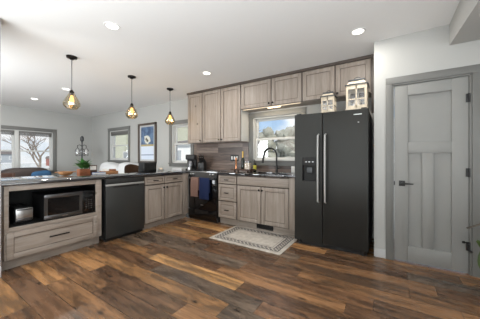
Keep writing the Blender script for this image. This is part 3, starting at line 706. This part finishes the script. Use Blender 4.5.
bk = thing('book', 'blue covered book lying beside the planter box', 'book', (-3.93, 1.905, CT1), 82)
m = MB(); m.box(-.085, -.06, 0, .085, .06, .004).box(-.085, -.06, .026, .085, .06, .03).box(-.085, .056, .004, .085, .06, .026); m.build('cover', 'bluebook', bk); MB().box(-.08, -.055, .004, .08, .056, .026).build('pages', 'paper', bk)
pf = thing('photo_stand', 'small dark framed block behind the blue book', 'frame', (-4.13, 1.91, CT1), 75)
MB().box(-.055, 0, 0, .055, .03, .14, .003).build('frame', 'dwood', pf); MB().box(-.043, -.003, .06, .043, 0, .125).build('picture', 'paper', pf)
bo = thing('dough_bowl', 'long honey-coloured wooden dough bowl on the peninsula', 'bowl', (-3.95, 1.455, CT1), 80)
m = MB(); t_ = bmesh.new(); bmesh.ops.create_uvsphere(t_, u_segments=28, v_segments=14, radius=1)
bmesh.ops.delete(t_, geom=[v for v in t_.verts if v.co.z > .05], context='VERTS')
for v_ in t_.verts: v_.co = Vector((v_.co.x*.095, v_.co.y*.065, .062+v_.co.z*.062))
bmesh.ops.solidify(t_, geom=t_.faces[:], thickness=.01); m._add(t_)
m.build('bowl_shell', 'mwood', bo)
for sx in (-1, 1): MB().box(sx*.105-.02, -.02, .045, sx*.105+.02, .02, .06, .006).build('handle', 'mwood', bo)
ty_ = thing('wooden_tray', 'low wooden tray of rolled napkins right of the blue book', 'tray', (-4.06, 2.13, CT1), 75)
m = MB(); m.box(-.13, -.07, 0, .13, .07, .01, .003).box(-.13, -.07, .01, .13, -.06, .035, .002).box(-.13, .06, .01, .13, .07, .035, .002); m.build('tray_base', 'mwood', ty_)
for x, mm in ((-.06, 'white'), (.055, 'rwood')):
    r_ = MB().cyl((x-.05, 0, .04), (x+.05, 0, .04), .028, n=16).build('rolled_napkin', mm); r_.location = ty_.location; r_.rotation_euler = ty_.rotation_euler; tag(r_, ('white' if mm == 'white' else 'rust-brown')+' rolled napkin in the wooden tray', 'napkin', 'napkins in the wooden tray')

# ------------------------------------------------------------------ rug, pendants, recessed lights
RW, RD = 1.13, .735
M['rug'] = rug_mat(RW, RD)
rug = MB().box(-RW/2, -RD/2, 0, RW/2, RD/2, .01, .004).build('rug', 'rug'); rug.location = (-1.683, 3.005, 0); tag(rug, 'beige rug with dark diamond border before the sink', 'rug')
def pendant(label, x, y):
    o = thing('pendant_lamp', label, 'pendant lamp', (x, y, 1.868), 0, None); h = ZC-1.868
    MB().lathe([(.018, h-.045), (.035, h-.03), (.062, h-.022), (.066, h)], n=26).build('canopy', 'knob', o)
    MB().cyl((0, 0, .25), (0, 0, h-.03), .0055, n=8).build('stem', 'dsteel', o)
    MB().lathe([(.026, .185), (.028, .235), (.018, .25), (.012, .262)], n=16).build('socket', 'knob', o)
    n = 10
    m = MB(); m.lathe([(.06, 0), (.098, .04), (.104, .075), (.078, .135), (.038, .205), (.03, .22), (.027, .22), (.035, .203), (.075, .133), (.1, .075), (.094, .042), (.058, .004)], n=n, cap=False)
    m.build('glass_shade', 'pglass', o, flat=True)
    MB().lathe([(.0, .07), (.018, .08), (.027, .11), (.022, .145), (.014, .17), (.014, .186)], n=16).build('bulb', 'bulb', o)
    l = bpy.data.lights.new('pendant_glow', 'POINT'); l.energy = 3; l.color = (1, .74, .42); l.shadow_soft_size = .03
    lo = bpy.data.objects.new('pendant_glow', l); COL.objects.link(lo); lo.parent = o; lo.location = (0, 0, .04)
pendant('glass pendant lamp nearest the left window, over the counter', -3.70, 1.435)
pendant('middle glass pendant lamp over the peninsula', -3.73, 2.344)
pendant('glass pendant lamp nearest the wall cabinets', -3.74, 3.181)
for lb, x, y in (('recessed ceiling light near top, left of centre', -2.48, 1.334), ('recessed ceiling light farthest left over the living room', -7.09, 1.98),
                 ('recessed ceiling light just behind the left pendant', -5.54, 2.046), ('recessed ceiling light above the tall wall cabinets', -2.54, 2.92), ('recessed ceiling light above the refrigerator', -.291, 2.873)):
    o = thing('recessed_light', lb, 'ceiling light', (x, y, ZC))
    MB().lathe([(.058, -.004), (.078, -.006), (.082, 0), (.058, 0)], n=28, cap=False).build('trim_ring', 'white', o)
    MB().lathe([(.0, -.002), (.058, -.003), (.058, 0)], n=28).build('lens', 'lens', o)
    l = bpy.data.lights.new('downlight', 'AREA'); l.shape = 'DISK'; l.size = .12; l.energy = RECESSED_POWER; l.color = (1, .96, .9)
    lo = bpy.data.objects.new('downlight', l); COL.objects.link(lo); lo.parent = o; lo.location = (0, 0, -.012)

# ------------------------------------------------------------------ living room
pt = thing('framed_picture', 'tall framed picture, blue above and white below, between windows', 'picture', (-5.52, YB, 0))
m = MB(); x0, x1, z0, z1 = -.39, .39, 1.045, 2.13
m.box(x0, -.04, z0, x0+.055, 0, z1, .004).box(x1-.055, -.04, z0, x1, 0, z1, .004).box(x0, -.04, z1-.055, x1, 0, z1, .004).box(x0, -.04, z0, x1, 0, z0+.055, .004); m.build('frame', 'frame', pt)
MB().box(x0+.05, -.012, z0+.05, x1-.05, 0, z1-.05).build('mat_board', 'basebd', pt)
def art():
    g = G('blue_and_white_print'); o = g.xyz(); n = g.noise(g.tc.outputs['Object'], 7, 4)
    up = g.ramp(n, [(.38, lin((62, 84, 118))), (.62, lin((104, 130, 160)))])
    dx_ = g.math('POWER', g.math('SUBTRACT', o[0], .0), 2); dz_ = g.math('POWER', g.math('MULTIPLY', g.math('SUBTRACT', o[2], 1.68), 1.1), 2)
    dd = g.math('ADD', g.math('SQRT', g.math('ADD', dx_, dz_)), g.math('MULTIPLY', g.math('SUBTRACT', n, .5), .25))
    up = g.mix(g.math('LESS_THAN', dd, .13), up, lin((214, 216, 206))); up = g.mix(g.math('LESS_THAN', dd, .05), up, lin((92, 90, 70)))
    low = g.mix(g.math('LESS_THAN', g.math('ABSOLUTE', g.math('SUBTRACT', o[2], 1.27)), .012), lin((214, 224, 238)), lin((120, 134, 160)))
    c = g.mix(g.math('GREATER_THAN', o[2], 1.53), low, up)
    c = g.mix(g.math('LESS_THAN', g.math('ABSOLUTE', g.math('SUBTRACT', o[2], 1.53)), .025), c, lin((176, 160, 110)))
    return g.done(c, .3)
M['art'] = art()
MB().box(x0+.12, -.014, z0+.1, x1-.12, -.012, z1-.1).build('print', 'art', pt)

sf = thing('sofa', 'dark brown leather sofa under the living room window', 'sofa', (-7.75, 1.55, 0.0), 90)
MB().box(-.95, -.15, .08, .95, .75, .42, .04, 3).build('seat_base', 'sofa', sf)
m = MB(); m.cushion(-.46, .12, .62, .95, .3, .5).cushion(.46, .12, .62, .95, .3, .5); 
sf.rotation_euler = (0, 0, math.radians(-90))
m = None
bkm = MB().cushion(-.47, -.12, .66, .98, .34, .56).cushion(.47, -.12, .66, .98, .34, .56); bkm.build('back_cushions', 'sofa', sf)
for sx in (-1, 1): MB().cushion(sx*.98, .28, .36, .26, .95, .6).build('armrest', 'sofa', sf)
for x in (-.85, .85):
    for y in (-.1, .68): MB().cyl((x, y, 0), (x, y, .09), .025).build('foot', 'dwood', sf)
cu = MB().cushion(0, 0, .17, .4, .16, .32, Matrix.Rotation(.15, 4, 'Y')).build('throw_pillow', 'blue'); cu.location = (-7.43, 2.26, .54); cu.rotation_euler = (0, -.25, math.radians(90)); tag(cu, 'blue throw pillow on the brown leather sofa', 'pillow')
ch = thing('chair', 'dark wooden chair at left edge behind the peninsula', 'chair', (-6.3, 1.2, 0), -90)
MB().box(-.22, -.2, .42, .22, .22, .46, .01).build('seat', 'mwood', ch); m = MB(); m.box(-.21, .19, .62, .21, .215, .9, .01); m.build('backrest', 'dwood', ch)
for x in (-.19, .19): MB().box(x-.02, .18, 0, x+.02, .22, .9, .005).build('leg', 'dwood', ch); MB().box(x-.02, -.19, 0, x+.02, -.15, .42, .005).build('leg', 'dwood', ch)

fl = thing('floor_lamp', 'black floor lamp with clear glass shades in the corner', 'floor lamp', (-7.58, 3.2, 0))
MB().lathe([(.15, 0), (.15, .02), (.02, .035)], n=28).build('base', 'black', fl); MB().cyl((0, 0, .03), (0, 0, 1.72), .016, n=10).build('pole', 'black', fl)
MB().lathe([(.016, 1.66), (.05, 1.7), (.045, 1.79), (.02, 1.83)], n=16).build('top_cap', 'zinc', fl)
for k, a in enumerate((.6, 2.7, 4.8)):
    cx_, cy_ = .12*math.cos(a), .12*math.sin(a)
    ar = MB().tube([(0, 0, 1.52), (cx_*.5, cy_*.5, 1.57), (cx_, cy_, 1.55), (cx_, cy_, 1.47)], .009, 8).build('arm', 'black', fl)
    MB().lathe([(.03, 1.47), (.062, 1.42), (.066, 1.28), (.045, 1.24), (.04, 1.24), (.061, 1.285), (.057, 1.415), (.028, 1.462)], cx_, cy_, 0, 18, cap=False).build('glass_shade', 'cglass', ar)
    MB().lathe([(.0, 1.31), (.028, 1.34), (.025, 1.39), (.012, 1.43)], cx_, cy_, 0, 14).build('bulb', 'white', ar)

ws = thing('sofa', 'pale gray sofa with plump back cushions under the dining window', 'sofa', (-5.98, 3.45, 0), 0)
MB().box(-.95, -.6, .1, .95, .3, .42, .05, 3).build('seat_base', 'wsofa', ws)
for x in (-.42, .45): MB().cushion(x, 0, .77, .9, .42, .58, Matrix.Rotation(.12, 4, 'Y'), 3.2).build('back_cushion', 'wsofa', ws)
for sx in (-1, 1): MB().cushion(sx*1.0, -.15, .4, .24, .85, .6).build('armrest', 'wsofa', ws)
for x in (-.85, .85):
    for y in (-.52, .22): MB().cyl((x, y, 0), (x, y, .1), .025).build('foot', 'dwood', ws)

st = thing('counter_stool', 'round-backed brown wicker stool behind the peninsula counter', 'stool', (-4.56, 2.98, 0), 90)
MB().lathe([(.0, .64), (.19, .64), (.2, .66), (.19, .69), (.0, .69)], n=26).build('seat', 'white', st)
pts = [(.24*math.cos(t*PI/14), .24*math.sin(t*PI/14)) for t in range(15)]
m = MB(); bm = m.bm; rows = []
for i, (x, y) in enumerate(pts):
    hgt = .80+.25*math.sin(PI*i/14)**.6; rows.append([bm.verts.new((x, y, .66)), bm.verts.new((x*1.05, y*1.05, (.66+hgt)/2)), bm.verts.new((x, y, hgt))])
for a, b in zip(rows, rows[1:]):
    for j in range(2): bm.faces.new((a[j], b[j], b[j+1], a[j+1]))
bmesh.ops.solidify(bm, geom=bm.faces[:], thickness=.035); m.build('wicker_back', 'wicker', st)
for x in (-.14, .14):
    for y in (-.14, .14): MB().cyl((x*1.15, y*1.15, 0), (x, y, .645), .016, .02).build('leg', 'dwood', st)

# ------------------------------------------------------------------ plant at the right edge
pp = thing('potted_plant', 'broad-leaved potted plant at the right edge by the door', 'plant', (.86, 2.36, 0))
MB().lathe([(.10, 0), (.13, .02), (.155, .26), (.165, .28), (.15, .28), (.14, .25)], n=28).build('pot', 'pot', pp); MB().lathe([(.0, .24), (.142, .245), (.142, .255), (.0, .26)], n=24).build('soil', 'soil', pp)
MB().tube([(-.02, .0, .25), (-.03, .02, .60), (-.10, .07, .80), (-.22, .13, .71), (-.335, .19, .625)], [.012, .011, .009, .008, .006], 8).build('branch', 'stem', pp)
MB().tube([(.02, 0, .25), (.04, -.02, .7), (.1, -.05, 1.0)], [.012, .01, .006], 8).build('branch', 'stem', pp)
for b0, t0, w_ in (((-.20, -.03, .31), (-.27, -.03, .60), .2), ((-.03, .0, .40), (-.30, .1, .56), .12), ((.03, 0, .6), (.3, -.1, .75), .18), ((.06, -.03, .8), (.12, .2, 1.05), .16), ((.1, -.05, 1.0), (.0, -.2, 1.15), .15), ((.02, 0, .5), (.15, .3, .6), .17)):
    m = MB(); leaf(m, b0, t0, w_, Vector((0, -1, 0)) if w_ == .2 else Vector((0, 1, .3)), .12 if w_ == .2 else -.5, 10); bmesh.ops.solidify(m.bm, geom=m.bm.faces[:], thickness=.003); m.build('leaf', 'leaf2', pp)

# ------------------------------------------------------------------ outdoors
GZ = -.45
struct(center(MB().box(-90, -30, GZ-.3, 40, 90, GZ).build('ground', 'snow')), 'pale winter ground outside the windows', 'ground')
def tree(label, x, y, h, seed, r0=.13, levels=4, grp='bare trees outside'):
    rnd = random.Random(seed); tw = MB(); tr_ = MB()
    def grow(mb, p, d, ln, r, lv):
        q = p+d*ln*.5+Vector((rnd.uniform(-.06, .06), rnd.uniform(-.06, .06), 0))*ln; e = q+(d+Vector((rnd.uniform(-.2, .2), rnd.uniform(-.2, .2), .08))).normalized()*ln*.5
        mb.tube([p, q, e], [r, r*.8, r*.62], 6 if lv > 1 else 4)
        if lv == 0: return
        for _ in range(4 if lv > 1 else 3):
            a = rnd.uniform(0, 2*PI); s_ = rnd.uniform(.45, .95); nd = (d+Vector((math.cos(a)*s_, math.sin(a)*s_, rnd.uniform(-.1, .3)))).normalized()
            t0 = rnd.uniform(.45, 1); grow(tw, p.lerp(e, t0), nd, ln*rnd.uniform(.55, .78), r*.5, lv-1)
    o = thing('bare_tree', label, 'tree', (x, y, GZ), 0, None)
    grow(tr_, Vector((0, 0, -.02)), Vector((0, 0, 1)), h*.36, r0, levels)
    tr_.build('trunk', 'bark', o); tw.build('branches', 'bark', o)
tree('bare tree outside the living room window', -17, 5.0, 5.0, 3, .085)
tree('small bare tree far left outside the living room window', -30, 4.4, 5.0, 11, .08)
tree('bare tree seen at left through the sink window', -6.4, 10.2, 4.6, 5, .08)
tree('bare tree seen at right through the sink window', -3.9, 13.6, 5.4, 8, .09)
def house(label, x, y, w_, d_, h, rh, wm, rz=0):
    o = thing('house', label, 'house', (x, y, GZ), rz); MB().box(-w_/2, -d_/2, 0, w_/2, d_/2, h).build('walls', wm, o)
    MB().prism([(-d_/2-.3, h), (d_/2+.3, h), (0, h+rh)], -w_/2-.3, w_/2+.3, 'x').build('roof', 'roof', o)
    n = max(2, int(w_/2.4))
    for k in range(n):
        cx_ = -w_/2+(k+.5)*w_/n; f_ = MB().box(cx_-.55, -d_/2-.05, 1.0, cx_+.55, -d_/2, 2.2).build('window', 'white', o); MB().box(cx_-.46, -d_/2-.06, 1.08, cx_+.46, -d_/2-.05, 2.12).build('pane', 'gsiding', f_)
house('beige house seen through the dining window', -19, 14.5, 9, 6, 4.6, 2.2, 'siding')
house('white house seen through the partly hidden window', -10.6, 13.5, 4.4, 6, 2.6, .5, 'wsiding', 0)
house('low gray house across from the living room window', -110, 18, 14, 8, 2.8, 1.6, 'gsiding', 90)
house('small white house beyond the living room window', -100, 42, 10, 8, 2.6, 1.8, 'wsiding', 90)
sh = thing('shed', 'small brick-red shed beyond the living room window', 'shed', (-60, 20.5, GZ), 90)
MB().box(-1.6, -1, 0, 1.6, 1, 1.5).build('walls', 'red', sh); MB().prism([(-1.15, 1.5), (1.15, 1.5), (0, 2.0)], -1.75, 1.75, 'x').build('roof', 'roof', sh)
def bush(label, x, y, w_, h, seed):
    rnd = random.Random(seed); m = MB()
    for k in range(48):
        t = bmesh.new(); bmesh.ops.create_icosphere(t, subdivisions=2, radius=1); sx = rnd.uniform(.5, .9)
        for v_ in t.verts: v_.co = v_.co*(1+rnd.uniform(-.22, .22))
        t.transform(Matrix.Translation((rnd.uniform(-w_/2, w_/2), rnd.uniform(-.5, .5), rnd.uniform(.4, h-.5))) @ Matrix.Diagonal((sx, sx*.8, sx*.8, 1))); m._add(t)
    o = m.build('hedge', 'hedge'); o.location = (x, y, GZ+.15); tag(o, label, 'hedge')
bush('gray-green hedge at left beyond the sink window', -12.2, 23.5, 2.6, 4.9, 1)
bush('gray-green hedge in the middle beyond the sink window', -9.9, 25.8, 2.6, 4.9, 2)
bush('gray-green hedge at right beyond the sink window', -7.6, 23.5, 2.6, 5.0, 3)
